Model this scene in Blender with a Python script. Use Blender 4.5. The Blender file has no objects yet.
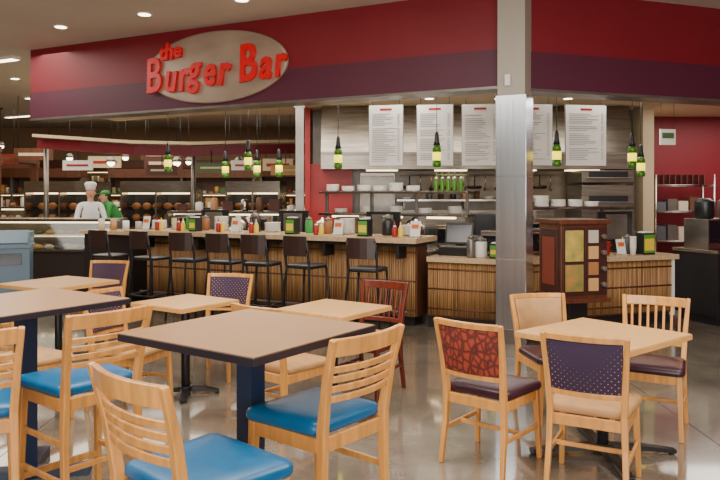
import bpy, bmesh, math, random
from mathutils import Vector, Matrix
random.seed(7)
D=math.radians
# ------------------------------------------------------------ materials
def lin(c):
    return tuple(((v/255)/12.92 if v/255<=0.04045 else ((v/255+0.055)/1.055)**2.4) for v in c)+(1.0,)
MATS={}
def mat(name,c,rough=.5,metal=0,var=.0,scale=(8,8,8),emit=0,bump=0,c2=None,spec=None,trans=0,coat=0):
    if name in MATS: return MATS[name]
    m=bpy.data.materials.new(name); m.use_nodes=True
    nt=m.node_tree; b=nt.nodes['Principled BSDF']
    b.inputs['Base Color'].default_value=lin(c)
    b.inputs['Roughness'].default_value=rough
    b.inputs['Metallic'].default_value=metal
    if spec is not None: b.inputs['Specular IOR Level'].default_value=spec
    if trans: b.inputs['Transmission Weight'].default_value=trans
    if coat: b.inputs['Coat Weight'].default_value=coat
    if emit:
        b.inputs['Emission Color'].default_value=lin(c); b.inputs['Emission Strength'].default_value=emit
    if var or c2 or bump:
        tc=nt.nodes.new('ShaderNodeTexCoord'); mp=nt.nodes.new('ShaderNodeMapping')
        mp.inputs['Scale'].default_value=scale
        nt.links.new(tc.outputs['Object'],mp.inputs['Vector'])
        n=nt.nodes.new('ShaderNodeTexNoise'); n.inputs['Scale'].default_value=1; n.inputs['Detail'].default_value=5
        nt.links.new(mp.outputs[0],n.inputs['Vector'])
        r=nt.nodes.new('ShaderNodeValToRGB')
        r.color_ramp.elements[0].position=.32; r.color_ramp.elements[1].position=.68
        if c2 is None: c2=tuple(max(0,v*(1-var)) for v in c)
        r.color_ramp.elements[0].color=lin(c2); r.color_ramp.elements[1].color=lin(c)
        nt.links.new(n.outputs['Fac'],r.inputs['Fac']); nt.links.new(r.outputs['Color'],b.inputs['Base Color'])
        if bump:
            bp=nt.nodes.new('ShaderNodeBump'); bp.inputs['Strength'].default_value=bump; bp.inputs['Distance'].default_value=.01
            nt.links.new(n.outputs['Fac'],bp.inputs['Height']); nt.links.new(bp.outputs[0],b.inputs['Normal'])
    MATS[name]=m; return m
def dots(name,base,dot,scale,thr,rough=.8):
    m=bpy.data.materials.new(name); m.use_nodes=True; nt=m.node_tree; b=nt.nodes['Principled BSDF']
    b.inputs['Roughness'].default_value=rough
    tc=nt.nodes.new('ShaderNodeTexCoord'); mp=nt.nodes.new('ShaderNodeMapping'); mp.inputs['Scale'].default_value=(scale,scale*.02,scale)
    mp.inputs['Rotation'].default_value=(0,D(45),0)
    nt.links.new(tc.outputs['Object'],mp.inputs['Vector'])
    v=nt.nodes.new('ShaderNodeTexVoronoi'); v.inputs['Scale'].default_value=1; v.inputs['Randomness'].default_value=0.0
    nt.links.new(mp.outputs[0],v.inputs['Vector'])
    r=nt.nodes.new('ShaderNodeValToRGB'); r.color_ramp.interpolation='CONSTANT'
    r.color_ramp.elements[0].color=lin(dot); r.color_ramp.elements[1].position=thr; r.color_ramp.elements[1].color=lin(base)
    nt.links.new(v.outputs['Distance'],r.inputs['Fac']); nt.links.new(r.outputs['Color'],b.inputs['Base Color'])
    return m
def leafmat(name,base,line):
    m=bpy.data.materials.new(name); m.use_nodes=True; nt=m.node_tree; b=nt.nodes['Principled BSDF']
    b.inputs['Roughness'].default_value=.8
    tc=nt.nodes.new('ShaderNodeTexCoord'); mp=nt.nodes.new('ShaderNodeMapping'); mp.inputs['Scale'].default_value=(30,1,20); mp.inputs['Rotation'].default_value=(0,D(30),0)
    nt.links.new(tc.outputs['Object'],mp.inputs['Vector'])
    v=nt.nodes.new('ShaderNodeTexVoronoi'); v.feature='DISTANCE_TO_EDGE'; v.inputs['Scale'].default_value=1
    nt.links.new(mp.outputs[0],v.inputs['Vector'])
    r=nt.nodes.new('ShaderNodeValToRGB')
    r.color_ramp.elements[0].color=lin(line); r.color_ramp.elements[0].position=.03
    r.color_ramp.elements[1].position=.25; r.color_ramp.elements[1].color=lin(base)
    nt.links.new(v.outputs['Distance'],r.inputs['Fac']); nt.links.new(r.outputs['Color'],b.inputs['Base Color'])
    return m
maple=mat('maple',(226,158,80),.36,var=.16,scale=(30,30,3),coat=.2)
cherry=mat('cherry',(112,42,26),.35,var=.25,scale=(30,30,3),coat=.2)
bluev=mat('blue_vinyl',(8,98,150),.34,var=.08,scale=(14,14,14))
tanv=mat('tan_vinyl',(196,148,98),.5,var=.1,scale=(12,12,12))
plumv=mat('plum_vinyl',(56,28,42),.34,var=.1)
dotf=dots('navy_dot_fabric',(52,34,62),(196,150,120),42,.25)
leaff=leafmat('rust_leaf_fabric',(158,62,38),(84,30,28))
lam=mat('speckled_laminate',(186,140,90),.34,scale=(240,240,240),c2=(116,82,54))
lam2=mat('maple_laminate',(230,172,98),.3,var=.1,scale=(5,40,40))
edge=mat('dark_edge',(40,36,44),.4)
navy=mat('navy_steel',(24,44,72),.35)
black=mat('black_steel',(20,20,22),.4)
blackp=mat('black_plastic',(28,28,31),.35)
steel=mat('stainless',(186,180,172),.25,1,var=.15,scale=(3,3,60))
hoodst=mat('hood_steel',(150,142,130),.34,.9,var=.2,scale=(2,2,30))
steel2=mat('stainless_column',(214,222,232),.24,1,var=.08,scale=(40,40,.5))
steeld=mat('dull_steel',(136,130,122),.4,.7,var=.15,scale=(4,4,4))
maroon=mat('maroon_paint',(124,20,34),.5,var=.05,scale=(1,1,1))
purple=mat('plum_paint',(84,30,52),.5,var=.05,scale=(1,1,1))
redp=mat('red_paint',(160,22,22),.45)
cream=mat('cream_paint',(214,192,156),.6,var=.04,scale=(1,1,1))
white=mat('white_plastic',(232,228,220),.4)
paper=mat('menu_paper',(230,228,224),.6)
inkm=mat('menu_ink',(120,114,110),.7)
beigec=mat('beige_stone',(212,184,146),.22,scale=(60,60,60),c2=(176,148,114))
darkk=mat('dark_kick',(26,22,24),.5)
reed=mat('reed_bamboo',(196,150,94),.5,scale=(70,70,1.2),c2=(104,68,40))
yellowg=mat('lamp_glow',(236,214,40),.3,emit=2.4)
greeng=mat('lamp_green',(60,104,20),.2,emit=.2)
green=mat('green_label',(84,150,50),.5)
yellow=mat('yellow_label',(232,196,54),.5)
orange=mat('orange_label',(210,104,30),.5)
brownw=mat('brown_wood',(100,56,32),.5,var=.25,scale=(20,20,3))
signtan=mat('sign_tan',(178,158,140),.32,.35,var=.1,scale=(2,2,5))
signred=mat('sign_red',(206,8,22),.3,emit=.12)
skin=mat('skin',(214,160,128),.55)
hairm=mat('hair',(60,40,28),.7)
chefw=mat('chef_white',(244,244,242),.7)
greens=mat('green_shirt',(60,150,70),.7)
trous=mat('dark_trousers',(40,40,48),.7)
glass=mat('case_glass',(235,245,245),.05,trans=1)
lampw=mat('fixture_white',(255,236,204),.4,emit=9)
casew=mat('case_light',(255,222,170),.4,emit=5)
binb=mat('bin_grey_blue',(88,112,130),.4)
screen=mat('screen_dark',(18,22,30),.15)
goods=[mat('goods_%d'%i,c,.5) for i,c in enumerate([(150,52,38),(196,150,70),(214,200,176),(78,100,60),(90,92,100),(150,98,58),(230,226,216),(80,42,34),(186,140,92),(130,126,84),(170,160,146),(98,66,46)])]
# ------------------------------------------------------------ builder
class B:
    def __init__(s,name): s.n=name; s.v=[]; s.f=[]; s.m=[]
    def mi(s,m):
        if m not in s.m: s.m.append(m)
        return s.m.index(m)
    def add(s,vs,fs,m,sm=False):
        o=len(s.v); s.v+= [tuple(v) for v in vs]; k=s.mi(m)
        s.f+=[(tuple(i+o for i in f),k,sm) for f in fs]
    def box(s,c,d,m,rz=0,rx=0,ry=0):
        M=Matrix.Translation(c)@Matrix.Rotation(rz,4,'Z')@Matrix.Rotation(ry,4,'Y')@Matrix.Rotation(rx,4,'X')
        vs=[M@Vector((x*d[0]/2,y*d[1]/2,z*d[2]/2)) for x in(-1,1) for y in(-1,1) for z in(-1,1)]
        s.add(vs,[(0,1,3,2),(4,6,7,5),(0,4,5,1),(2,3,7,6),(0,2,6,4),(1,5,7,3)],m)
    def bb(s,x0,x1,y0,y1,z0,z1,m): s.box(((x0+x1)/2,(y0+y1)/2,(z0+z1)/2),(x1-x0,y1-y0,z1-z0),m)
    def sweep(s,pts,ax,wa,wb,m,sm=False):
        pts=[Vector(p) for p in pts]; n=len(pts); vs=[]
        for i,p in enumerate(pts):
            t=(pts[min(i+1,n-1)]-pts[max(i-1,0)]).normalized()
            a=Vector(ax); a=(a-t*a.dot(t)).normalized(); b=t.cross(a)
            A=wa[i] if isinstance(wa,(list,tuple)) else wa; Bw=wb[i] if isinstance(wb,(list,tuple)) else wb
            for sa,sb in((-1,-1),(1,-1),(1,1),(-1,1)): vs.append(p+a*sa*A/2+b*sb*Bw/2)
        fs=[(0,3,2,1),tuple(4*(n-1)+k for k in range(4))]
        for i in range(n-1):
            for k in range(4): fs.append((4*i+k,4*i+(k+1)%4,4*i+4+(k+1)%4,4*i+4+k))
        s.add(vs,fs,m,sm)
    def tube(s,pts,r,m,n=8):
        pts=[Vector(p) for p in pts]; N=len(pts); vs=[]; ref=None
        for i,p in enumerate(pts):
            t=(pts[min(i+1,N-1)]-pts[max(i-1,0)]).normalized()
            if ref is None: ref=Vector((0,0,1)) if abs(t.z)<.9 else Vector((1,0,0))
            a=(ref-t*ref.dot(t)).normalized(); b=t.cross(a); ref=a
            R=r[i] if isinstance(r,(list,tuple)) else r
            for k in range(n):
                q=2*math.pi*k/n; vs.append(p+a*R*math.cos(q)+b*R*math.sin(q))
        side=[]
        for i in range(N-1):
            for k in range(n): side.append((n*i+k,n*i+(k+1)%n,n*i+n+(k+1)%n,n*i+n+k))
        o=len(s.v); s.add(vs,side,m,True); k=s.mi(m)
        s.f.append((tuple(o+i for i in range(n)),k,False)); s.f.append((tuple(o+n*(N-1)+i for i in range(n)),k,False))
    def cyl(s,p1,p2,r,m,r2=None,n=14): s.tube([p1,p2],[r,r if r2 is None else r2],m,n)
    def lathe(s,prof,c,m,n=18,sx=1,sy=1):
        vs=[];
        for r,z in prof:
            for k in range(n):
                q=2*math.pi*k/n; vs.append((c[0]+r*sx*math.cos(q),c[1]+r*sy*math.sin(q),c[2]+z))
        fs=[]
        for i in range(len(prof)-1):
            for k in range(n): fs.append((n*i+k,n*i+(k+1)%n,n*i+n+(k+1)%n,n*i+n+k))
        o=len(s.v); s.add(vs,fs,m,True); k=s.mi(m)
        s.f.append((tuple(o+i for i in range(n)),k,True)); s.f.append((tuple(o+n*(len(prof)-1)+i for i in range(n)),k,True))
    def sph(s,c,r,m,sx=1,sy=1,sz=1,n=14):
        prof=[(max(.001,math.sin(math.pi*i/10))*r,-math.cos(math.pi*i/10)*r*sz) for i in range(11)]
        s.lathe(prof,c,m,n,sx,sy)
    def prism(s,poly,z0,z1,m):
        n=len(poly); vs=[(x,y,z0) for x,y in poly]+[(x,y,z1) for x,y in poly]
        fs=[tuple(range(n)),tuple(range(n,2*n))]+[(i,(i+1)%n,n+(i+1)%n,n+i) for i in range(n)]
        s.add(vs,fs,m)
    def cushion(s,wf,wb,yf,yb,z0,h,m,r=.05):
        def ring(ins,z):
            out=[]; cs=[(wf,yf,0),(-wf,yf,90),(-wb,yb,180),(wb,yb,270)]
            for x,y,a0 in cs:
                cx=x-math.copysign(r,x); cy=y-math.copysign(r,y)
                for k in range(6):
                    q=D(a0+18*k); rr=max(r-ins,.004)
                    out.append((cx+rr*math.cos(q)-(0 if ins<=r else math.copysign(ins-r,cx)),cy+rr*math.sin(q)-(0 if ins<=r else math.copysign(ins-r,cy)),z))
            return out
        rs=[ring(.012,z0),ring(0,z0+h*.25),ring(0,z0+h*.6),ring(.008,z0+h*.8),ring(.025,z0+h*.93),ring(.07,z0+h*1.03),ring(.13,z0+h*1.08)]
        vs=sum(rs,[]); n=24; fs=[]
        for i in range(len(rs)-1):
            for k in range(n): fs.append((n*i+k,n*i+(k+1)%n,n*i+n+(k+1)%n,n*i+n+k))
        fs.append(tuple(range(n))); fs.append(tuple(n*(len(rs)-1)+k for k in range(n)))
        s.add(vs,fs,m,True)
    def finish(s,loc=(0,0,0),rz=0,bevel=0,parent=None):
        me=bpy.data.meshes.new(s.n); me.from_pydata(s.v,[],[f[0] for f in s.f])
        for m in s.m: me.materials.append(m)
        for p,f in zip(me.polygons,s.f): p.material_index=f[1]; p.use_smooth=f[2]
        bm=bmesh.new(); bm.from_mesh(me); bmesh.ops.recalc_face_normals(bm,faces=bm.faces); bm.to_mesh(me); bm.free()
        o=bpy.data.objects.new(s.n,me); bpy.context.scene.collection.objects.link(o)
        o.location=loc; o.rotation_euler=(0,0,rz)
        if bevel:
            md=o.modifiers.new('Bevel','BEVEL'); md.width=bevel; md.segments=2; md.limit_method='ANGLE'; md.angle_limit=D(50)
        if parent: o.parent=parent
        return o
P0=Vector((1.70,7.70,0)); RA=math.atan2(-.442,.897); RB=math.atan2(.326,.945)
def FA(u,d,z=0): return (P0.x+.897*u+.442*d, P0.y-.442*u+.897*d, z)
def FB(u,d,z=0): return (P0.x+.945*u-.326*d, P0.y+.326*u+.945*d, z)
# ------------------------------------------------------------ room
fl=bpy.data.materials.new('polished_concrete'); fl.use_nodes=True
nt=fl.node_tree; b=nt.nodes['Principled BSDF']
tc=nt.nodes.new('ShaderNodeTexCoord'); n1=nt.nodes.new('ShaderNodeTexNoise'); n1.inputs['Scale'].default_value=1.4; n1.inputs['Detail'].default_value=9; n1.inputs['Roughness'].default_value=.7
nt.links.new(tc.outputs['Object'],n1.inputs['Vector'])
r=nt.nodes.new('ShaderNodeValToRGB'); r.color_ramp.elements[0].position=.32; r.color_ramp.elements[1].position=.68
r.color_ramp.elements[0].color=lin((92,84,74)); r.color_ramp.elements[1].color=lin((142,131,116))
nt.links.new(n1.outputs['Fac'],r.inputs['Fac']); nt.links.new(r.outputs['Color'],b.inputs['Base Color'])
r2=nt.nodes.new('ShaderNodeMapRange'); r2.inputs['To Min'].default_value=.10; r2.inputs['To Max'].default_value=.22
nt.links.new(n1.outputs['Fac'],r2.inputs['Value']); nt.links.new(r2.outputs[0],b.inputs['Roughness'])
b.inputs['Specular IOR Level'].default_value=.8; b.inputs['Coat Weight'].default_value=.8; b.inputs['Coat Roughness'].default_value=.06; b.inputs['Coat IOR'].default_value=1.65
X0,X1,Y0,Y1,ZC=-13,8,-5,24,3.9
o=B('floor'); o.bb(X0,X1,Y0,Y1,-.1,0,fl)
for y in (6.6,): o.bb(X0,X1,y-.003,y+.003,0,.0006,darkk)
for x in (-2.2,2.3): o.bb(x-.003,x+.003,Y0,Y1,0,.0006,darkk)
o.finish()
ceilm=mat('ceiling_paint',(208,198,182),.8,var=.06,scale=(.7,.7,.7))
wallm=mat('wall_paint',(158,126,92),.7,var=.05,scale=(1,1,1))
o=B('ceiling'); o.bb(X0,X1,Y0,Y1,ZC,ZC+.1,ceilm); o.finish()
o=B('wall_back'); o.bb(X0,X1,Y1,Y1+.1,0,ZC,wallm); o.finish()
o=B('wall_left'); o.bb(X0-.1,X0,Y0,Y1,0,ZC,wallm); o.finish()
o=B('wall_right'); o.bb(X1,X1+.1,Y0,Y1,0,ZC,maroon); o.finish()
o=B('wall_front'); o.bb(X0,X1,Y0-.1,Y0,0,ZC,cream); o.finish()
def fascia(name,loc,rz,u0,u1,zb):
    o=B(name)
    o.bb(u0,u1,0,.3,zb+.44,ZC,maroon); o.bb(u0,u1,-.012,.3,zb+.03,zb+.44,purple); o.bb(u0,u1,-.02,.31,zb,zb+.03,steeld)
    o.finish(loc,rz)
fascia('wall_fascia_left',P0,RA,-7.73,-.165,2.78)
fascia('wall_fascia_right',P0,RB,.17,6.75,2.75)
o=B('structural_column')
o.bb(-.165,.165,-.17,.17,0,2.68,steel2); o.bb(-.15,.15,-.155,.155,2.68,ZC,mat('column_paint',(170,163,150),.6))
o.bb(-.172,.172,-.177,.177,0,.15,steeld); o.bb(-.06,.0,-.20,-.17,2.78,2.9,white)
for z in (.9,1.8): o.bb(-.166,.166,-.171,.171,z,z+.006,steeld)
o.finish(P0,RA,.006)
kc=mat('kitchen_ceiling',(220,202,170),.7)
o=B('ceiling_kitchen')
a=FA(-7.73,.3); c1=FA(-.165,.3); c2=FB(.17,.3); c3=FB(6.6,.3)
o.prism([a[:2],c1[:2],c2[:2],c3[:2],(8,12.6),(-.9,12.2),(-2.6,12.2),(-4.6,13.3)],3.0,3.06,kc)
o.finish()
tile=mat('kitchen_tile',(150,132,108),.3,var=.15,scale=(6,6,6))
o=B('wall_kitchen'); o.bb(-.79,4.44,11.7,11.8,0,3.0,tile)
for i in range(12): o.bb(-.79,4.44,11.695,11.701,.3+i*.22,.304+i*.22,steeld)
o.finish()
o=B('wall_side_kitchen'); o.bb(-.86,-.12,11.3,11.4,0,2.1,redp); o.bb(-.88,-.80,11.2,11.85,0,3.0,redp); o.finish()
o=B('steel_post'); o.bb(-.06,.06,-.06,.06,0,3.0,steeld); o.bb(-.08,.08,-.08,.08,0,.1,steeld); o.bb(-.08,.08,-.08,.08,2.9,3.0,steeld); o.finish((-.9,10.5,0))
o=B('wall_end_kitchen'); o.bb(4.45,4.62,11.0,12.5,0,3.0,cream); o.finish()
o=B('wall_red_partition'); o.bb(4.62,8,12.5,12.6,0,3.0,maroon); o.finish()
# ------------------------------------------------------------ sign
par=bpy.data.objects.new('restaurant_sign',None); bpy.context.scene.collection.objects.link(par)
par.location=FA(-4.08,0,3.33); par.rotation_euler=(0,0,RA)
o=B('oval_plate')
N=64; vs=[];
for rr,y in ((.97,-.01),(1,-.015),(1,-.045),(.97,-.055)):
    for k in range(N):
        q=2*math.pi*k/N; vs.append((1.18*rr*math.cos(q),y,.485*rr*math.sin(q)))
fs=[tuple(range(N)),tuple(range(3*N,4*N))]+[(N*i+k,N*i+(k+1)%N,N*i+N+(k+1)%N,N*i+N+k) for i in range(3) for k in range(N)]
o.add(vs,fs,signtan); o.finish(parent=par)
def letter(ch,x,z,size,rot=0,off=.012,sx=1):
    cu=bpy.data.curves.new('letter_'+ch,'FONT'); cu.body=ch; cu.size=size; cu.extrude=.022; cu.offset=off; cu.shear=.18; cu.bevel_depth=.002
    ob=bpy.data.objects.new('letter_'+ch,cu); bpy.context.scene.collection.objects.link(ob); cu.materials.append(signred)
    ob.parent=par; ob.location=(x,-.085,z); ob.rotation_euler=(D(90),D(-rot),0); ob.scale=(sx,1,1)
    return ob
for ch,x,z,s,rt in [('t',-.90,.15,.29,8),('h',-.81,.16,.31,4),('e',-.66,.18,.29,0)]: letter(ch,x,z,s,rt,.008)
for ch,x,z,s,rt in [('B',-1.16,-.29,.68,6),('u',-.83,-.28,.58,-2),('r',-.57,-.29,.60,4),('g',-.40,-.2,.58,0),('e',-.14,-.25,.58,3),('r',.09,-.25,.60,-3),
                 ('B',.44,-.24,.68,6),('a',.76,-.21,.57,-3),('r',1.0,-.21,.58,4)]: letter(ch,x,z,s,rt,.011,.76)
# ------------------------------------------------------------ counters
def reeds(o,P,Q,z0,z1,r=.012):
    P=Vector(P);Q=Vector(Q); L=(Q-P).length; n=int(L/(2*r)); 
    for i in range(n):
        c=P+(Q-P)*((i+.5)/n); 
        o.cyl((c.x,c.y,z0),(c.x,c.y,z1),r*random.uniform(.75,1.08),reed,n=6)
    for z in (z0+.08,(z0+z1)/2,z1-.08): o.cyl((P.x,P.y,z),(Q.x,Q.y,z),.015,brownw,n=6)
T=math.tan(D(22.5))
o=B('bar_counter')
o.bb(-5.55,-1.25,.26,.60,.12,1.03,brownw); o.bb(-5.5,-1.3,.30,.56,0,.12,darkk)
o.bb(-5.68,-1.14,-.06,.66,1.03,1.09,beigec)
o.bb(-5.60,-1.2,.0,.62,.99,1.03,darkk)
reeds(o,(-5.53,.25,0),(-1.27,.25,0),.12,.98)
for u in (-5.4,-4.4,-3.4,-2.4,-1.4): o.bb(u-.02,u+.02,.0,.24,.84,.99,darkk)
o.cyl((-5.5,.08,.2),(-1.3,.08,.2),.02,steeld)
for u in (-5.4,-4.4,-3.4,-2.4,-1.4): o.cyl((u,.08,.2),(u,.25,.2),.012,steeld)
o.bb(-5.55,-1.25,.62,1.2,.0,.84,steeld); o.bb(-5.55,-1.25,.62,1.25,.84,.88,steel)
o.finish(P0,RA)
o=B('service_counter')
def low(d0,d1,ul,ur,z0,z1,m):
    A=[FA(ul,d0),FA(-d0*T,d0),FB(ur,d0),FB(ur,d1),FA(-d1*T,d1),FA(ul,d1)]
    o.prism([p[:2] for p in A],z0,z1,m)
low(.32,.99,-1.13,2.42,.0,.14,darkk); low(.30,.99,-1.13,2.44,.14,.80,brownw); low(.235,1.02,-1.12,2.5,.80,.86,beigec)
reeds(o,FA(-1.12,.29),FA(-.29*T,.29),.16,.79); reeds(o,FB(.29*T,.29),FB(2.42,.29),.16,.79)
p=FB(2.45,.64); o.box((p[0],p[1],.45),(.04,.72,.7),white,RB)
o.finish()
# ------------------------------------------------------------ pendant lamps
def pendant(x,y,z,zc):
    o=B('pendant_lamp'); o.cyl((0,0,.2),(0,0,zc-z-.02),.004,black,n=6); o.cyl((0,0,zc-z-.03),(0,0,zc-z),.05,black)
    o.lathe([(.014,.25),(.024,.22),(.03,.14),(.044,.08)],(0,0,0),black)
    o.lathe([(.044,.08),(.050,.05),(.053,.0)],(0,0,0),greeng)
    o.lathe([(.053,.0),(.054,-.10)],(0,0,0),yellowg)
    o.lathe([(.055,-.10),(.053,-.16),(.042,-.18)],(0,0,0),greeng)
    o.finish((x,y,z))
for u in (-5.27,-3.83,-2.41,-1.05): p=FA(u,.4); pendant(p[0],p[1],2.12,3.0)
for u in (.82,1.92,2.4): p=FB(u,.4+(.4 if u>2.2 else 0)); pendant(p[0],p[1],2.12 if u<2.2 else 2.02,3.0)
for u in (-4.9,-4.3,-3.9): p=FA(u,1.3); pendant(p[0],p[1],2.05,3.0)
# ------------------------------------------------------------ menu boards
def menu(x,y,w,rz):
    o=B('menu_board'); h=.8
    o.bb(-w/2,w/2,-.012,.012,-h/2,h/2,paper); o.bb(-w/2-.008,w/2+.008,-.004,.014,-h/2-.008,h/2+.008,steeld)
    o.bb(-.08,.08,-.016,-.01,h/2-.07,h/2-.04,redp)
    z=h/2-.12
    while z>-h/2+.05:
        if random.random()<.86:
            l=random.uniform(.35,.75)*w; o.bb(-w/2+.04,-w/2+.04+l,-.015,-.01,z,z+.006,inkm)
            o.bb(w/2-.07,w/2-.04,-.015,-.01,z,z+.006,inkm)
        z-=.024
    for sx in(-1,1): o.cyl((sx*w*.4,0,h/2),(sx*w*.4,0,.607),.003,black,n=5)
    o.finish((x,y,2.39),rz)
for x,y,w,rz in [(.345,9.3,.45,D(-12)),(.99,9.25,.47,D(-10)),(1.58,9.2,.47,D(-8)),(2.27,9.2,.52,D(5)),(3.0,9.3,.56,D(8))]: menu(x,y,w,rz)
# ------------------------------------------------------------ kitchen equipment
o=B('exhaust_hood'); xr=4.2
o.add([(-.6,10.75,2.0),(xr,10.75,2.0),(xr,11.69,2.0),(-.6,11.69,2.0),(-.6,10.75,2.25),(xr,10.75,2.25),(-.6,10.95,2.99),(xr,10.95,2.99),(xr,11.69,2.99),(-.6,11.69,2.99)],
 [(0,1,2,3),(0,4,5,1),(4,6,7,5),(1,5,7,8,2),(0,3,9,6,4),(6,9,8,7),(2,8,9,3)],hoodst)
for x in (.4,1.5,2.6,3.6): o.bb(x,x+.012,10.74,10.75,2.0,2.25,steeld); 
o.bb(-.6,xr,10.73,10.75,2.22,2.26,steeld)
for x in (.1,1.2,2.3,3.3): o.bb(x,x+.5,11.1,11.3,1.985,2.0,casew)
o.finish()
o=B('cooking_range')
o.bb(.6,3.2,10.8,11.6,.1,.92,steel); o.bb(.6,3.2,10.76,11.6,.92,.97,steeld); o.bb(.6,3.2,11.5,11.68,.97,1.35,hoodst)
for i in range(4):
    x=.65+i*.63; o.bb(x,x+.55,10.76,10.8,.25,.7,steeld); o.cyl((x+.05,10.73,.66),(x+.45,10.73,.66),.012,steel); 
    for k in range(4): o.cyl((x+.08+k*.11,10.74,.83),(x+.08+k*.11,10.8,.83),.025,blackp)
for x in (.7,3.1):
    for y in(10.9,11.5): o.cyl((x,y,0),(x,y,.1),.03,steeld)
o.bb(.7,1.6,10.85,11.45,.97,1.08,black); o.bb(1.8,2.15,10.9,11.3,.97,1.3,blackp); o.bb(2.35,2.75,10.9,11.3,.97,1.36,steeld); o.bb(2.4,2.7,10.89,10.9,1.05,1.28,screen)
o.finish(bevel=.006)
o=B('upright_refrigerator')
o.bb(0,.55,11.0,11.6,.1,1.95,hoodst); o.bb(.02,.53,10.97,11.0,.15,.95,steeld); o.bb(.02,.53,10.97,11.0,.98,1.9,steeld)
for z in(.6,1.1): o.cyl((.07,10.94,z),(.07,10.94,z+.3),.012,steel)
for x in(.06,.49):
    for y in(11.05,11.55): o.cyl((x,y,0),(x,y,.1),.025,blackp)
o.finish(bevel=.006)
o=B('utensil_rail')
o.cyl((.65,11.3,1.92),(3.2,11.3,1.92),.012,steeld)
for x in(.7,1.9,3.15): o.cyl((x,11.3,1.92),(x,11.68,1.92),.01,steeld)
for k in range(14):
    x=.8+k*.175
    if k%3==0: o.lathe([(.10,0),(.12,.02),(.12,.05)],(x,11.3,1.70),black,14); o.cyl((x,11.3,1.75),(x,11.3,1.92),.01,black,n=6)
    else: o.cyl((x,11.3,1.72),(x,11.3,1.92),.007,steel,n=6); o.sph((x,11.3,1.70),.035,steeld if k%2 else blackp,n=8)
o.finish()
o=B('conveyor_oven')
for z in (1.05,1.42,1.79):
    zt=z+.33 if z<1.7 else 1.98
    o.bb(3.4,4.2,10.72,11.5,z,zt,hoodst); o.bb(3.5,4.1,10.70,10.73,z+.08,z+.17,black); o.bb(3.45,4.15,10.62,10.73,z+.06,z+.08,steeld)
o.bb(3.38,4.22,10.68,11.5,.95,1.05,steeld)
for x in(3.45,4.15):
    for y in(10.75,11.4): o.cyl((x,y,0),(x,y,.95),.03,steeld)
o.finish(bevel=.005)
o=B('pass_shelf')
for z,d in ((1.30,.38),(1.62,.34)): o.bb(-3.3,-1.0,1.62-d/2,1.62+d/2,z,z+.035,steel)
for u in(-3.25,-2.5,-1.8,-1.05): o.bb(u-.02,u+.02,1.60,1.64,.88,1.64,steeld)
o.bb(-3.3,-1.0,1.35,1.9,.0,.84,steeld); o.bb(-3.32,-.98,1.33,1.92,.84,.88,steel)
for u in(-3.1,-2.4,-1.6): o.bb(u,u+.4,1.5,1.6,1.27,1.30,casew)
o.finish(P0,RA,.004)
o=B('wall_shelf'); o.bb(.6,3.2,11.35,11.69,1.50,1.53,steel)
for x in(.7,1.7,3.1): o.bb(x,x+.03,11.4,11.69,1.38,1.50,steeld)
for i in range(12):
    x=.75+i*.195; 
    if random.random()<.4: o.lathe([(.05,0),(.09,.03),(.09,.02+random.random()*.06)],(x,11.5,1.53),white,12)
    else: o.cyl((x,11.5,1.53),(x,11.5,1.53+random.uniform(.08,.14)),.05,random.choice([steeld,goods[11],goods[8],blackp]))
o.finish()
o=B('kitchen_worktable')
o.bb(1.1,2.6,1.5,2.0,.84,.88,steel); o.bb(1.15,2.55,1.55,1.95,.3,.33,steeld)
for u in(1.15,2.55):
    for d in(1.55,1.95): o.cyl((u,d,0),(u,d,.84),.02,steeld)
o.bb(1.1,2.6,1.65,1.9,1.40,1.43,steel)
for u in(1.15,2.55): o.bb(u-.015,u+.015,1.76,1.80,.88,1.40,steeld)
o.finish(P0,RB)
# ------------------------------------------------------------ small items
def napkin(F,R,u,d,z,s=1):
    o=B('napkin_dispenser'); w,h=.13*s,.19*s
    o.bb(-w/2,w/2,-.07,.07,0,h,blackp); o.bb(-w/2+.01,w/2-.01,-.075,-.07,.02,h-.02,green); o.bb(-w/2+.02,w/2-.02,-.078,-.075,.05,h-.07,yellow)
    o.bb(-w/2+.02,w/2-.02,-.05,.05,h,h+.015,paper); o.finish(F(u,d,z),R,.006)
def pos(F,R,u,d,z):
    o=B('cash_register'); o.bb(-.2,.2,-.18,.18,0,.1,blackp); o.box((0,.05,.26),(.36,.04,.27),blackp,rx=D(-15)); o.box((0,.027,.26),(.32,.01,.23),screen,rx=D(-15))
    o.bb(-.04,.04,.02,.1,.1,.2,blackp); o.bb(-.18,.18,-.17,-.06,.1,.115,steeld); o.finish(F(u,d,z),R,.008)
def mon(F,R,u,d,z,s=1):
    o=B('monitor'); o.bb(-.2*s,.2*s,-.02,.02,.12,.12+.3*s,blackp); o.bb(-.18*s,.18*s,-.025,-.02,.14,.10+.3*s,screen); o.bb(-.03,.03,0,.03,0,.2,blackp); o.cyl((0,0,0),(0,0,.015),.11,blackp)
    o.bb(-.12*s,.12*s,.02,.05,.16,.08+.3*s,steeld); o.finish(F(u,d,z),R+D(180),.005)
def plates(F,R,u,d,z,n=8,r=.12):
    o=B('plate_stack')
    for i in range(n): o.lathe([(r*.5,0),(r*.6,.004),(r,.016),(r,.02),(r*.6,.01)],(random.uniform(-.003,.003),0,i*.014),white,20)
    o.finish(F(u,d,z),R)
def bottle(F,R,u,d,z,m,h=.2):
    o=B('condiment_bottle'); o.lathe([(.03,0),(.032,.01),(.032,h*.6),(.012,h*.8),(.008,h),(.003,h*1.08)],(0,0,0),m,12); o.lathe([(.02,h*.72),(.02,h*.76),(.012,h*.82)],(0,0,0),white,12); o.finish(F(u,d,z),R)
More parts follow.
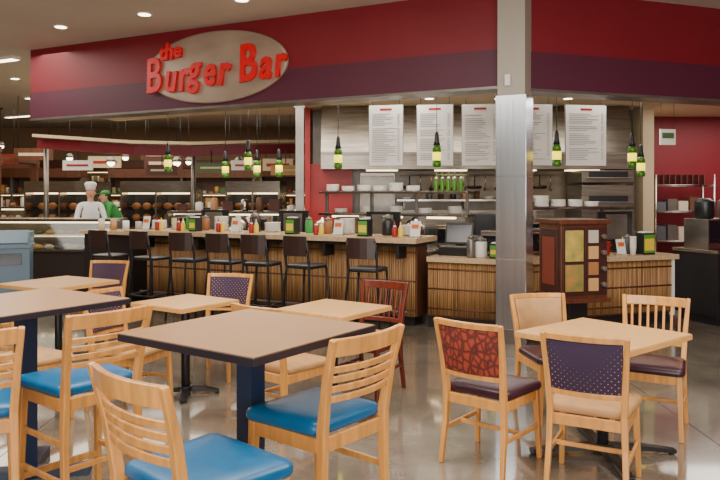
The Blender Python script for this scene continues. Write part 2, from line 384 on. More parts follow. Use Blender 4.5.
def urn(F,R,u,d,z):
    o=B('coffee_urn'); o.lathe([(.13,0),(.13,.03),(.11,.04),(.12,.08),(.12,.3),(.09,.35),(.03,.37),(.02,.40),(.001,.405)],(0,0,0),steel,22)
    o.cyl((0,-.12,.09),(0,-.17,.09),.015,blackp); o.cyl((0,-.165,.12),(0,-.165,.06),.009,blackp)
    for sx in(-1,1): o.tube([(sx*.115,0,.26),(sx*.16,0,.25),(sx*.16,0,.18),(sx*.115,0,.17)],.009,blackp)
    o.finish(F(u,d,z),R)
def cups(F,R,u,d,z,m=white,n=4,r=.04):
    o=B('cup_stack')
    for i in range(n): o.lathe([(r*.75,0),(r,.1),(r*1.08,.105),(r*.95,.105),(r*.7,.01)],(0,0,i*.03),m,14)
    o.finish(F(u,d,z),R)
def toaster(F,R,u,d,z,w=.36,h=.26,m=steel):
    o=B('countertop_oven'); o.bb(-w/2,w/2,-.14,.14,.02,h,m); o.bb(-w/2+.03,w/2-.1,-.15,-.14,.05,h-.05,screen); o.cyl((-w/2+.04,-.165,h-.05),(w/2-.11,-.165,h-.05),.008,steeld)
    for k in range(3): o.cyl((w/2-.05,-.155,.07+k*.065),(w/2-.05,-.14,.07+k*.065),.018,blackp)
    for a in(-1,1):
        for c in(-1,1): o.cyl((a*(w/2-.03),c*.12,0),(a*(w/2-.03),c*.12,.02),.015,blackp)
    o.finish(F(u,d,z),R,.008)
def card(F,R,u,d,z,m=paper):
    o=B('menu_card_holder'); o.box((0,0,.1),(.13,.004,.19),m,rx=D(-12)); o.bb(-.07,.07,-.04,.05,0,.012,glass); o.box((0,-.006,.13),(.09,.003,.05),orange,rx=D(-12)); o.finish(F(u,d,z),R)
def jar(F,R,u,d,z,m,r=.06,h=.2):
    o=B('storage_jar'); o.lathe([(r*.9,0),(r,.01),(r,h*.8),(r*.8,h*.88)],(0,0,0),m,16); o.lathe([(r*.85,h*.86),(r*.85,h),(r*.3,h*1.03),(r*.25,h*1.1)],(0,0,0),steeld,16); o.finish(F(u,d,z),R)
zh,zl=1.091,.861
napkin(FA,RA,-4.55,.15,zh); napkin(FA,RA,-2.95,.15,zh,1.1); napkin(FA,RA,-1.9,.15,zh,1.1)
for u in(-5.25,-4.85,-4.15,-3.6,-2.6,-1.5): 
    bottle(FA,RA,u,.15,zh,redp,.17); bottle(FA,RA,u+.08,.15,zh,yellow,.17)
u=-5.5; k=0
while u<-1.3:
    [lambda:plates(FA,RA,u,.47,zh,9,.11),lambda:cups(FA,RA,u,.47,zh,white,5),lambda:jar(FA,RA,u,.47,zh,goods[5]),lambda:cups(FA,RA,u,.47,zh,goods[2],3),lambda:jar(FA,RA,u,.47,zh,blackp,.08,.24),lambda:plates(FA,RA,u,.47,zh,14,.1),lambda:jar(FA,RA,u,.47,zh,greens,.05,.2)][(k*3)%7]()
    u+=.29; k+=1
card(FA,RA,-2.3,.2,zh); card(FA,RA,-3.9,.2,zh); card(FA,RA,-5.5,.2,zh); card(FA,RA,-1.25,.2,zh)
for i in range(9):
    u=-5.3+i*.47; [lambda:toaster(FA,RA,u,.95,.881,.38,.42),lambda:mon(FA,RA,u,.95,.881,1.25),lambda:urn(FA,RA,u,.95,.881)][i%3]()
for i in range(4):
    u=-3.05+i*.58; [lambda:toaster(FA,RA,u,1.75,.881,.4,.3),lambda:plates(FA,RA,u,1.48,.881,18),lambda:urn(FA,RA,u,1.75,.881)][i%3]()
for i in range(6): plates(FA,RA,-3.15+i*.26,1.62,1.656,random.randint(3,8),.1)
for i in range(5): bottle(FA,RA,-1.5+i*.09,1.62,1.656,greeng,.24)
for i in range(5): plates(FA,RA,-3.05+i*.45,1.7,1.336,random.randint(4,8),.1)
pos(FA,RA,-.86,.66,zl); toaster(FA,RA,-.42,.8,zl,.32,.30,steel); jar(FA,RA,-.5,.42,zl,white,.07,.22); napkin(FA,RA,-.32,.4,zl,.9); cups(FA,RA,-.2,.55,zl,white,7); jar(FA,RA,-.61,.37,zl,steeld,.05,.26)
napkin(FB,RB,.35,.42,zl); cups(FB,RB,.5,.6,zl,white,7); pos(FB,RB,1.2,.64,zl); mon(FB,RB,2.02,.85,zl,1.35); napkin(FB,RB,2.12,.4,zl,1.4); urn(FB,RB,1.6,.84,zl)
cups(FB,RB,1.56,.42,zl,redp,3); card(FB,RB,1.75,.40,zl); bottle(FB,RB,1.86,.5,zl,yellow); bottle(FB,RB,.9,.45,zl,redp); plates(FB,RB,2.36,.62,zl,10,.09); toaster(FB,RB,.76,.82,zl,.36,.32)
jar(FB,RB,1.49,.56,zl,white,.05,.26); cups(FB,RB,1.9,.36,zl,white,5); jar(FB,RB,1.98,.55,zl,goods[4],.05,.22)
toaster(FB,RB,1.35,1.7,.881,.42,.38); urn(FB,RB,1.8,1.7,.881); plates(FB,RB,2.08,1.7,.881,22,.1); toaster(FB,RB,2.38,1.7,.881,.32,.3)
for i in range(5): plates(FB,RB,1.25+i*.28,1.78,1.431,random.randint(4,12),.1)
o=B('wire_rack')
for z in(.3,.8,1.3,1.75): 
    for k in range(7): o.cyl((-.5,-.2+k*.066,z),(.5,-.2+k*.066,z),.006,steel,n=5)
    for yy in(-.2,.2): o.cyl((-.5,yy,z+.02),(.5,yy,z+.02),.012,steel,n=5)
for x in(-.5,.5):
    for y in(-.2,.2): o.cyl((x,y,0),(x,y,1.95),.02,steel,n=8)
for z in(.31,.81,1.31):
    for k in range(5): o.bb(-.45+k*.19,-.29+k*.19,-.12,.12,z,z+random.uniform(.12,.3),[goods[4],steeld,goods[2],goods[11],goods[10]][k])
for k in range(9): o.bb(-.45+k*.1,-.44+k*.1,-.15,.15,1.77,1.95,steel)
o.finish((5.55,12.15,0))
o=B('beverage_cooler')
o.bb(-.4,.4,-.35,.35,.1,.88,blackp); o.bb(-.36,.36,-.36,-.35,.2,.8,screen); o.cyl((.32,-.39,.3),(.32,-.39,.7),.012,steel); o.bb(-.42,.42,-.37,.37,.88,.92,steel)
o.bb(-.36,.36,-.3,.3,0,.1,darkk)
for x in(-.2,.18):
    o.bb(x-.14,x+.14,-.15,.25,.92,1.3,steel); o.bb(x-.13,x+.13,-.16,-.15,1.0,1.28,screen); o.lathe([(.1,0),(.12,.02),(.12,.22),(.06,.26)],(x,.05,1.3),blackp if x<0 else steeld); o.cyl((x,-.15,1.05),(x,-.22,1.03),.014,blackp)
o.finish((4.6,8.95,0),RB,.008)
o=B('hanging_sign'); o.bb(-.12,.12,-.01,.01,-.11,.11,white); o.bb(-.09,.09,-.014,-.01,-.02,.06,goods[3])
for sx in(-1,1): o.cyl((sx*.1,0,.11),(sx*.1,0,.58),.003,black,n=5)
o.finish((4.35,9.9,2.42),D(10))
o=B('wooden_display_kiosk')
kw=mat('kiosk_wood',(92,50,32),.32,var=.25,scale=(20,20,3)); kd=mat('kiosk_dark',(52,26,20),.4)
o.bb(-.245,.245,-.2,.2,.62,1.34,kw); o.bb(-.27,.27,-.225,.225,1.33,1.37,kw); o.bb(-.27,.27,-.225,.225,.59,.63,kw)
o.bb(-.23,-.0,-.215,-.2,.67,1.3,kd); o.bb(-.21,-.02,-.22,-.215,.98,1.27,mat('kiosk_poster',(190,156,76),.5,c2=(120,124,60),scale=(9,9,9))); o.bb(-.21,-.02,-.22,-.215,.70,.95,mat('kiosk_poster_low',(168,120,58),.5,c2=(96,110,60),scale=(9,9,9)))
o.bb(.02,.235,-.212,-.2,.67,1.3,kd)
for k in range(4):
    z=.70+k*.15; o.bb(.035,.14,-.22,-.21,z,z+.12,goods[[8,5,8,10][k]]); o.cyl((.19,-.25,z+.06),(.19,-.21,z+.06),.022,steeld)
o.bb(-.26,-.245,-.15,.15,.68,1.28,kd); o.bb(-.265,-.26,-.11,.11,.75,1.2,mat('kiosk_side',(110,44,30),.5))
o.bb(-.1,.1,-.1,.1,.04,.59,black); o.bb(-.25,.25,-.2,.2,0,.04,black)
o.finish((2.05,6.75,0),D(15),.006)
# ------------------------------------------------------------ furniture
def chair(name,x,y,ang,sh=.45,bh=.87,style='ladder',wood=maple,seat=tanv,panel=None):
    o=B(name); tall=sh>.55
    zs=[0,sh*.6,sh,(sh+bh)/2,bh]; ys=[-.245,-.205,-.205,-.235,-.285]
    def by(z):
        for i in range(4):
            if z<=zs[i+1]: return ys[i]+(ys[i+1]-ys[i])*(z-zs[i])/(zs[i+1]-zs[i])
        return ys[-1]
    for sx in(-1,1):
        o.sweep([(sx*xx,yy,zz) for xx,yy,zz in zip((.205,.195,.19,.2,.215),ys,zs)],(1,0,0),[.028,.032,.034,.032,.026],[.028,.038,.042,.034,.026],wood)
        o.sweep([(sx*.215,.20,0),(sx*.2,.18,sh-.03)],(1,0,0),[.028,.038],[.028,.038],wood)
        o.sweep([(sx*.197,-.2,sh-.06),(sx*.202,.18,sh-.06)],(0,0,1),.06,.022,wood)
        zz=.2 if not tall else .26
        o.sweep([(sx*.203,by(zz),zz),(sx*.211,.19,zz)],(0,0,1),.028,.018,wood)
        if tall: o.sweep([(sx*.2,by(.44),.44),(sx*.206,.185,.44)],(0,0,1),.028,.018,wood)
    o.sweep([(-.2,.18,sh-.06),(.2,.18,sh-.06)],(0,0,1),.06,.022,wood)
    o.sweep([(-.19,-.2,sh-.06),(.19,-.2,sh-.06)],(0,0,1),.06,.022,wood)
    if tall:
        o.sweep([(-.21,.19,.2),(.21,.19,.2)],(0,0,1),.035,.022,wood); o.sweep([(-.2,by(.32),.32),(.2,by(.32),.32)],(0,0,1),.028,.018,wood)
    else: o.sweep([(-.2,-.02,.2),(.2,-.02,.2)],(0,0,1),.026,.018,wood)
    o.cushion(.235,.21,.225,-.19,sh-.03,.058,seat)
    def slat(z,h,t=.018,bow=.035,m=wood,hw=.2):
        pts=[(hw*q,by(z)-bow*(1-q*q),z) for q in [-1+.2*i for i in range(11)]]
        o.sweep(pts,(0,-.12,1),h,t,m)
    if style=='ladder':
        slat(bh-.035,.07,.022); H=bh-.09-(sh+.12)
        for k in range(4): slat(sh+.125+H*k/4,.026,.015)
    elif style=='vertical':
        slat(bh-.035,.065,.022); slat(sh+.1,.035,.02)
        for k in range(7):
            q=-.8+1.6*k/6; z0,z1=sh+.1,bh-.05
            o.sweep([(q*.195,by(z0)-.035*(1-q*q),z0),(q*.2,by(z1)-.035*(1-q*q),z1)],(1,0,0),.018,.01,wood)
    else:
        slat(bh-.015,.035,.026); slat(sh+.1,.03,.02)
        z0,z1=sh+.115,bh-.03; zm=(z0+z1)/2
        pts=[(.183*q,by(zm)-.035*(1-q*q),zm) for q in [-1+.2*i for i in range(11)]]
        o.sweep(pts,(0,-.2,1),z1-z0,.034,panel,True)
    return o.finish((x,y,0),D(ang-90),.005)
def xbase(o,h,r,m,rot=0,pr=.035):
    o.cyl((0,0,.05),(0,0,h-.03),pr,m,n=20); o.cyl((0,0,.04),(0,0,.07),.06,m,n=20)
    for k in range(4):
        a=rot+k*math.pi/2; c,s=math.cos(a),math.sin(a)
        o.sweep([(0,0,.05),(c*r*.6,s*r*.6,.04),(c*r,s*r,.02)],(-s,c,0),[.07,.06,.05],[.04,.03,.02],m)
        o.cyl((c*r*.95,s*r*.95,0),(c*r*.95,s*r*.95,.02),.018,m)
    for a in (0,math.pi/2): o.box((0,0,h-.045),(.5,.05,.03),m,a+math.pi/4)
def table(name,x,y,rot,side,h,top,em,leg,r=.36,brot=45,square=False,pr=.035):
    o=B(name); o.bb(-side/2,side/2,-side/2,side/2,h-.035,h-.004,em); o.bb(-side/2+.004,side/2-.004,-side/2+.004,side/2-.004,h-.004,h,top)
    if square:
        o.bb(-.045,.045,-.045,.045,.04,h-.035,leg); o.box((0,0,h-.045),(.45,.45,.02),leg)
        for a in(45,135): o.box((0,0,.025),(.7,.09,.05),leg,D(a))
    else: xbase(o,h,r,leg,D(brot),pr)
    o.finish((x,y,0),D(rot),.003)
table('bar_table',-.49,3.14,55,.81,1.0,lam,edge,navy,square=True)
table('bar_table',-1.90,3.98,55,.81,1.0,lam,edge,navy,square=True)
table('dining_table',-1.40,5.62,55,.60,.75,lam2,lam2,black,.26)
table('dining_table',-.2,5.3,55,.64,.75,lam2,lam2,black,.26)
table('dining_table',-2.95,6.85,60,.8,.75,lam2,lam2,black)
table('dining_table',1.5,4.33,40,.76,.75,lam2,lam2,black,.45,50)
chair('bar_chair',-1.41,3.53,141,.68,1.05,'ladder',maple,bluev)
chair('bar_chair',-1.74,3.06,120,.68,1.05,'ladder',maple,bluev)
chair('bar_chair',-.18,3.00,140,.68,1.05,'ladder',maple,bluev)
chair('bar_chair',-.53,2.36,48,.68,1.05,'ladder',maple,bluev)
chair('dining_chair',.80,4.25,50,style='panel',panel=leaff,seat=plumv)
chair('dining_chair',1.30,3.90,62,style='panel',panel=dotf,seat=tanv)
chair('dining_chair',1.99,4.80,240,style='vertical',seat=plumv)
chair('dining_chair',1.42,5.10,282,bh=.84,style='panel',panel=tanv,seat=plumv)
chair('dining_chair',.06,5.72,237,style='vertical',wood=cherry,seat=tanv)
chair('dining_chair',-.52,4.84,52,style='ladder',seat=tanv)
chair('dining_chair',-1.72,5.28,-20,style='panel',panel=dotf,seat=tanv)
chair('dining_chair',-1.27,6.2,255,style='panel',panel=dotf,seat=tanv)
chair('dining_chair',-2.82,7.5,262,style='panel',panel=dotf,seat=tanv)
chair('dining_chair',-2.35,4.95,60,style='ladder',seat=tanv)
chair('dining_chair',-3.35,6.3,70,style='ladder',seat=tanv)
def barstool(u,a=0):
    o=B('bar_stool'); h=.74
    for sx in(-1,1):
        o.tube([(sx*.22,-.23,0),(sx*.17,-.17,h),(sx*.17,-.2,h+.2),(sx*.16,-.23,h+.36)],.015,black)
        o.tube([(sx*.22,.2,0),(sx*.17,.16,h)],.015,black)
        o.tube([(sx*.205,-.215,.28),(sx*.205,.19,.28)],.012,black)
    o.tube([(-.21,.19,.22),(.21,.19,.22)],.012,black); o.tube([(-.205,-.215,.28),(.205,-.215,.28)],.012,black)
    o.cushion(.19,.18,.18,-.18,h,.05,blackp,.05)
    o.sweep([(-.165,-.225,h+.27),(-.08,-.25,h+.27),(0,-.257,h+.27),(.08,-.25,h+.27),(.165,-.225,h+.27)],(0,0,1),.23,.018,mat('stool_back',(48,30,28),.4))
    o.finish(FA(u,-.5),RA+D(a))
for u,a in((-1.55,6),(-2.35,-8),(-2.98,5),(-3.5,0),(-4.1,8),(-4.75,-5),(-5.5,0)): barstool(u,a)
# ------------------------------------------------------------ store area (left)
def case(name,x,y,rz,L,front=white,sz=1,bins=True):
    o=B(name); o.bb(-L/2,L/2,-.42,.45,.12,.72,front); o.bb(-L/2+.05,L/2-.05,-.36,.4,0,.12,darkk); o.bb(-L/2,L/2,-.45,.45,.72,.76,steel)
    o.bb(-L/2,L/2,.38,.45,.76,1.25,steeld); o.bb(-L/2,L/2,-.25,.45,1.25,1.30,steel); o.bb(-L/2,L/2,-.15,.36,.98,1.0,white); o.bb(-L/2+.05,L/2-.05,-.05,.0,1.215,1.245,casew); o.bb(-L/2+.05,L/2-.05,.34,.37,.94,.97,casew)
    o.add([(-L/2,-.44,.76),(L/2,-.44,.76),(L/2,-.25,1.25),(-L/2,-.25,1.25),(-L/2,-.43,.76),(L/2,-.43,.76),(L/2,-.24,1.25),(-L/2,-.24,1.25)],[(0,1,2,3),(4,7,6,5),(0,3,7,4),(1,5,6,2),(0,4,5,1),(3,2,6,7)],glass)
    n=int(L/.2)
    for k in range(n+1):
        for yy,zz in((-.3,.76),(-.05,.76),(.1,1.0)):
            xx=-L/2+.1+k*(L-.2)/n
            o.lathe([(.07,0),(.085,.03),(.06,.06),(.02,.08)],(xx,yy,zz),random.choice(goods),8)
    for sx in(-1,1): o.bb(sx*L/2-.02,sx*L/2+.02,-.25,.45,.76,1.25,steeld)
    if bins:
        for k in range(int(L/.3)):
            xx=-L/2+.2+k*.3; hh=random.uniform(.08,.24)
            if k%3: o.lathe([(.06,0),(.075,.02),(.075,hh),(.03,hh*1.15)],(xx,.1,1.30),random.choice([white,steel,goods[8],goods[11],goods[5]]),12)
            else: o.bb(xx-.1,xx+.1,.0,.02,1.30,1.30+hh,random.choice([white,goods[7]]))
    ob=o.finish((x,y,0),rz); ob.scale.z=sz
case('deli_display_case',-5.95,12.1,D(-4),3.6,mat('case_dark',(46,38,36),.4),.92,False)
case('deli_display_case',-2.3,13.2,D(-8),2.6,steeld)
case('deli_display_case',-7.5,18.0,0,4.0,steeld); case('deli_display_case',-3.0,17.0,0,3.4,steeld)
def wallcase(x,y,L,h,rz=0):
    o=B('refrigerated_display_shelf'); m=steeld; o.bb(-L/2,L/2,-.02,.02,0,h,goods[11])
    nz=int(h/.38)
    for k in range(nz):
        z=.12+k*.38; o.bb(-L/2,L/2,-.4,0,z-.03,z,steeld); o.bb(-L/2,L/2,-.41,-.4,z-.04,z+.01,steel)
        if k%2: o.bb(-L/2,L/2,-.38,-.36,z+.32,z+.335,casew)
        xx=-L/2+.05
        while xx<L/2-.15:
            w=random.uniform(.06,.18); hh=random.uniform(.06,.26); g=random.choice(goods)
            if random.random()<.4: o.bb(xx,xx+w-.01,-.32,-.08,z,z+hh,g)
            elif random.random()<.8: o.cyl((xx+w/2,-.25,z),(xx+w/2,-.25,z+hh),w*.42,g,n=8)
            xx+=w
    o.bb(-L/2,L/2,-.42,0,0,.09,darkk); o.bb(-L/2-.02,L/2+.02,-.5,.02,h,h+.26,brownw)
    for sx in(-1,0,1): o.bb(sx*L/2-.03,sx*L/2+.03,-.42,.02,0,h,m)
    o.finish((x,y,0),rz)
wallcase(-10,20.5,4,2.1); wallcase(-5.2,20.8,4.2,2.1); wallcase(-1.2,19.5,3,2.1); wallcase(-8.2,23.6,8,2.5); wallcase(-1.5,23.6,5,2.5)
o=B('deli_canopy')
o.sweep([(-6.6,14.4,2.66),(-5.6,14.15,2.58),(-4.5,14.05,2.50),(-3.4,14.15,2.48),(-2.2,14.5,2.54),(-.95,15.0,2.60)],(0,0,1),.2,.12,maroon); o.sweep([(-6.6,14.35,2.81),(-5.6,14.1,2.73),(-4.5,14.0,2.65),(-3.4,14.1,2.63),(-2.2,14.45,2.69),(-.95,14.95,2.75)],(0,0,1),.06,.35,cream)
for x,y in((-6.5,14.5),(-3.4,14.3),(-1.0,15.1)): o.cyl((x,y,0),(x,y,2.6),.05,steeld)
for x,z,c in((-6.0,2.2,white),(-4.3,2.1,goods[7]),(-2.6,2.2,white),(-3.3,2.15,goods[3]),(-1.8,2.1,goods[1])): 
    o.bb(x,x+.6,14.12,14.16,z-.1,z+.1,c); o.bb(x+.08,x+.52,14.11,14.12,z-.02,z+.02,redp if c is white else cream); o.cyl((x+.3,14.14,z+.1),(x+.3,14.14,2.5),.01,black,n=5)
o.finish()
def aisle_sign(x,y,z,w,m):
    o=B('aisle_sign'); o.bb(-w/2,w/2,-.02,.02,-.14,.14,m); o.bb(-w*.38,w*.38,-.026,-.02,-.04,.03,cream if m is not cream else redp)
    for s in(-1,1): o.cyl((s*w*.4,0,.14),(s*w*.4,0,ZC-z),.008,black,n=5)
    o.finish((x,y,z))
for a in((-7.6,16.3,2.55,.9,brownw),(-6.2,17.0,2.4,.8,cream),(-4.6,16.4,2.35,.9,goods[7]),(-3.0,18.2,2.45,1.0,brownw),(-9.2,17.8,2.5,1.0,goods[0]),(-5.4,19.2,2.7,1.2,brownw),(-1.9,16.2,2.3,.7,cream),(-10.8,19,2.7,1.2,goods[11])): aisle_sign(*a)
def hood(x,y,L):
    o=B('rotisserie_oven'); o.bb(-L/2,L/2,-.4,.4,.05,.9,steel); o.bb(-L/2,L/2,-.4,.4,1.65,1.9,steel); o.bb(-L/2,L/2,.3,.4,.9,1.65,black)
    for sx in(-1,0,1): o.bb(sx*(L/2-.02)-.02,sx*(L/2-.02)+.02,-.4,.4,.9,1.65,steel)
    o.bb(-L/2+.05,L/2-.05,-.1,0,1.62,1.65,casew)
    for z in(1.1,1.35):
        o.cyl((-L/2,0,z),(L/2,0,z),.012,steeld)
        k=-L/2+.2
        while k<L/2-.1: o.sph((k,0,z),.09,goods[5],1.2,.9,.9,10); k+=.24
    for sx in(-1,1):
        for sy in(-1,1): o.cyl((sx*(L/2-.1),sy*.3,0),(sx*(L/2-.1),sy*.3,.05),.03,blackp)
    o.finish((x,y,0),D(-5))
hood(-6.5,15.6,1.6); hood(-4.4,15.6,1.6); hood(-2.3,15.6,1.2)
o=B('wooden_pergola')
for z,y in((2.25,15.4),(2.55,15.4),(2.25,17.2)): o.bb(-12.5,-7.9,y-.06,y+.06,z,z+.12,brownw)
for x in(-12.4,-10.9,-9.4,-8.0):
    o.bb(x-.07,x+.07,15.33,15.47,0,2.6,brownw); o.bb(x-.07,x+.07,17.13,17.27,0,2.3,brownw); o.bb(x-.05,x+.05,15.2,17.4,2.37,2.45,brownw)
for k in range(9):
    x=-12+k*.5; o.cyl((x,15.3,2.25),(x,15.3,2.05),.008,black,n=5); o.lathe([(.03,.1),(.06,.06),(.12,0),(.1,0)],(x,15.3,1.95),black,12); o.sph((x,15.3,1.96),.05,lampw)
o.finish()
def globe(x,y,z):
    o=B('globe_pendant_light'); o.cyl((0,0,.1),(0,0,ZC-z),.006,black,n=5); o.cyl((0,0,ZC-z-.03),(0,0,ZC-z),.06,black); o.lathe([(.04,.12),(.09,.06),(.1,.0)],(0,0,0),steeld,14); o.sph((0,0,-.01),.08,lampw); o.finish((x,y,z))
for x,y,z in((-8.6,13.2,2.9),(-9.5,18.5,2.9),(-7.8,18.8,2.6),(-6.2,18.5,2.6),(-4.6,18.8,2.5),(-10.8,14,2.8),(-3.0,17.6,2.4),(-5.3,14.9,2.3),(-3.9,14.9,2.3),(-2.6,15.0,2.3)): globe(x,y,z)
o=B('produce_stand')
o.bb(-1.4,1.4,-.4,.4,.0,.85,brownw); o.box((0,0,.95),(2.8,.85,.05),brownw,rx=D(14))
for i in range(14):
    for j in range(4):
        y=-.32+j*.2; o.sph((-1.3+i*.2,y,1.03+y*.25),.075,goods[[0,1,3,5,9][(i//3)%5]],n=8)
o.finish((-9.9,14.2,0)) 
o=B('trash_bin'); o.bb(-.28,.28,-.25,.25,.04,.85,binb); o.bb(-.3,.3,-.27,.27,.85,.9,binb); o.box((0,-.08,1.0),(.5,.3,.03),binb,rx=D(35)); o.bb(-.18,.18,-.258,-.25,.62,.78,screen); o.bb(-.25,.25,-.22,.22,0,.04,darkk); o.bb(-.29,-.26,-.25,.25,.85,1.08,binb); o.bb(.26,.29,-.25,.25,.85,1.08,binb)
o.finish((-5.0,10.0,0),D(20),.01)
o=B('prep_counter'); o.bb(-.5,.5,-.25,.25,.1,1.0,mat('dark_panel',(40,30,30),.4)); o.bb(-.45,.45,-.2,.2,0,.1,black); o.bb(-.55,.55,-.3,.3,1.0,1.05,beigec)
for k in range(4): o.cyl((-.4+k*.26,0,1.05),(-.4+k*.26,0,1.05+random.uniform(.08,.2)),.05,goods[[2,8,6,10][k]])
o.finish((-3.75,10.95,0),RA)
# ------------------------------------------------------------ people
def skinobj(name,verts,edges,radii,m,parent):
    me=bpy.data.meshes.new(name); me.from_pydata(verts,edges,[]); ob=bpy.data.objects.new(name,me); bpy.context.scene.collection.objects.link(ob)
    md=ob.modifiers.new('Skin','SKIN'); md.use_smooth_shade=True
    for i,r in enumerate(radii):
        sv=me.skin_vertices[0].data[i]; sv.radius=(r[0],r[1]) if isinstance(r,tuple) else (r,r); sv.use_root=(i==0)
    s=ob.modifiers.new('Sub','SUBSURF'); s.levels=1; s.render_levels=2
    me.materials.append(m); ob.parent=parent; return ob
def person(name,x,y,rz,shirt,hat,lean=.0,H=1.76):
    par=bpy.data.objects.new(name,None); bpy.context.scene.collection.objects.link(par); par.location=(x,y,0); par.rotation_euler=(0,0,rz)
    L=lean
    hip=(0,0,.95); ch=(0,-.10*L*3,1.25); nk=(0,-.2*L*3,1.46)
    sh=[(s*.18,nk[1],1.42) for s in(-1,1)]
    el=[(s*.25,nk[1]-.08,1.15) for s in(-1,1)]; wr=[(s*.15,nk[1]-.33,1.12) for s in(-1,1)]
    V=[hip,(0,ch[1]*.4,1.08),ch,(0,nk[1],1.40),(0,nk[1]-.01,1.47),sh[0],el[0],wr[0],sh[1],el[1],wr[1]]
    skinobj('torso',V,[(0,1),(1,2),(2,3),(3,4),(3,5),(5,6),(6,7),(3,8),(8,9),(9,10)],[(.16,.11),(.15,.11),(.17,.12),(.12,.09),.055,.065,.048,.035,.065,.048,.035],shirt,par)
    V=[(0,0,.93)]; E=[]; R=[(.16,.12)]
    for s in(-1,1):
        k=len(V); V+=[(s*.09,0,.86),(s*.1,-.01,.5),(s*.1,.02,.1),(s*.11,-.06,.045),(s*.12,-.15,.03)]; E+=[(0,k),(k,k+1),(k+1,k+2),(k+2,k+3),(k+3,k+4)]; R+=[.09,.062,.045,.045,.03]
    skinobj('legs',V,E,R,trous,par)
    hc=(0,nk[1]-.035,H-.115)
    o=B('head'); o.sph(hc,.105,skin,.76,.92,1.12,18); o.cyl((0,nk[1]-.005,1.43),(0,nk[1]-.02,hc[2]-.05),.052,skin)
    o.sph((0,hc[1]-.02,hc[2]-.065),.06,skin,.9,1,.8)
    o.sweep([(0,hc[1]-.09,hc[2]+.01),(0,hc[1]-.118,hc[2]-.03)],(1,0,0),[.014,.03],[.01,.02],skin)
    for s in(-1,1):
        o.sph((s*.03,hc[1]-.088,hc[2]+.008),.011,white); o.sph((s*.03,hc[1]-.097,hc[2]+.008),.005,black); o.sph((s*.082,hc[1],hc[2]-.01),.024,skin,.4,.8,1.2)
        o.box((s*.03,hc[1]-.094,hc[2]+.03),(.03,.006,.005),hairm)
    o.box((0,hc[1]-.089,hc[2]-.062),(.042,.01,.009),redp)
    o.sph((0,hc[1]+.022,hc[2]+.022),.108,hairm,.8,.88,1.06,16)
    if hat: o.lathe([(.088,.05),(.09,.10),(.105,.13),(.108,.17),(.08,.195),(.02,.2)],(0,hc[1]+.01,hc[2]),chefw,18)
    else: o.lathe([(.095,.05),(.09,.09),(.06,.12),(.01,.128)],(0,hc[1]+.01,hc[2]),greens,18); o.box((0,hc[1]-.11,hc[2]+.06),(.12,.08,.01),greens)
    o.finish(parent=par)
    for s,w in zip((-1,1),wr):
        px,py,pz=w; o=B('hand'); 
        o.sweep([(px,py+.02,pz),(px-s*.01,py-.04,pz-.005),(px-s*.015,py-.085,pz-.012)],(0,0,1),[.03,.032,.024],[.045,.075,.078],skin,True)
        for f in range(4):
            fx=px-s*.015+(-.03+.02*f); l=[.06,.075,.078,.058][f]
            o.tube([(fx,py-.08,pz-.012),(fx,py-.08-l*.45,pz-.02),(fx,py-.08-l*.75,pz-.04),(fx,py-.08-l*.85,pz-.062)],[.0095,.009,.008,.006],skin,6)
        o.tube([(px-s*.03,py-.02,pz-.01),(px-s*.065,py-.05,pz-.02),(px-s*.07,py-.08,pz-.035)],[.012,.01,.007],skin,6)
        o.finish(parent=par)
    if hat: 
        o=B('apron'); o.sweep([(-.15,-.125,1.0),(0,-.145,1.0),(.15,-.125,1.0)],(0,0,1),.6,.01,chefw); o.finish(parent=par)
person('chef',-5.03,13.05,D(25),chefw,True,.15)
person('deli_worker',-4.62,13.6,D(-50),greens,False,.5,1.68)
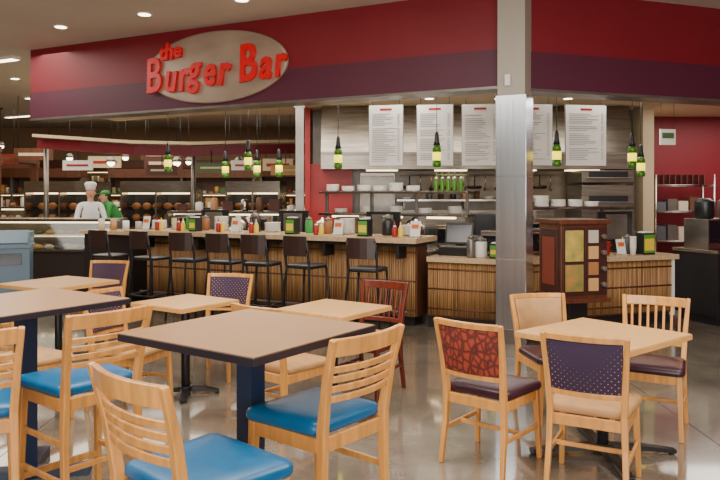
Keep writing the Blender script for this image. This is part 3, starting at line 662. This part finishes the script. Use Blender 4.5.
# ------------------------------------------------------------ ceiling fixtures & lights
def fixture(x,y,rz,L):
    o=B('ceiling_light_fixture'); o.bb(-L/2,L/2,-.09,.09,-.05,0,white); o.bb(-L/2+.03,L/2-.03,-.07,.07,-.056,-.05,lampw); o.finish((x,y,ZC),rz)
for x,y in((-1.5,7.0),(-6.5,12),(-8,10.5),(-8.5,14),(-7,16),(-10,16.5),(-6,19),(-9.5,20)): fixture(x,y,RA,1.8)
def spot(x,y,z,r=.08):
    o=B('recessed_downlight'); o.cyl((0,0,-.012),(0,0,0),r,white,n=20); o.cyl((0,0,-.016),(0,0,-.012),r*.75,lampw,n=20); o.finish((x,y,z))
for u in(-7,-6,-5,-4,-3,-2,-1): p=FA(u,.75); spot(p[0],p[1],3.0)
for u in(.8,1.8,2.8,3.8): p=FB(u,.75); spot(p[0],p[1],3.0)
for x in(0,1,2,3): spot(x,10.1,3.0)
for u in(-1.5,-3,-4.5,-6,-7.5):
    for d in(-.9,-2.2): p=FA(u,d); spot(p[0],p[1],ZC,.1)
for x,y in((-8,11.5),(-9.5,12.5),(-6.8,13.8),(-10,14.5)): spot(x,y,ZC,.1)
def area(name,loc,sx,sy,e,rot=(0,0,0),c=(1,.92,.82)):
    l=bpy.data.lights.new(name,'AREA'); l.shape='RECTANGLE'; l.size=sx; l.size_y=sy; l.energy=e; l.color=c
    o=bpy.data.objects.new(name,l); bpy.context.scene.collection.objects.link(o); o.location=loc; o.rotation_euler=rot
area('dining_ceiling_light',(-1.5,4.0,3.8),4,2,290)
area('dining_ceiling_light',(3,3.5,3.8),3,2,165)
area('window_daylight',(0,-4.5,2.0),9,3,720,(D(96),0,0),(1,.97,.93))
area('kitchen_light',(1.8,9.6,2.95),4.5,1.0,110)
area('counter_light',FA(-3.6,.9,2.95),4.5,.6,105,(0,0,RA))
area('corridor_light',(-6,9.5,3.8),3,3,130)
area('store_light',(-6,14.2,3.8),6,3,270,c=(1,.88,.72))
area('store_light',(-5,19,3.8),8,4,290,c=(1,.88,.72))
area('passage_light',(6,11,2.95),2,1.5,60)
w=bpy.data.worlds.new('World'); bpy.context.scene.world=w; w.use_nodes=True
w.node_tree.nodes['Background'].inputs[0].default_value=(1,.95,.88,1); w.node_tree.nodes['Background'].inputs[1].default_value=.3
cam=bpy.data.cameras.new('camera'); co=bpy.data.objects.new('camera',cam); bpy.context.scene.collection.objects.link(co)
co.location=(0,0,1.6); co.rotation_euler=(D(90),0,0); cam.sensor_width=36; cam.lens=35; cam.shift_y=-45/720; cam.clip_end=100
bpy.context.scene.camera=co
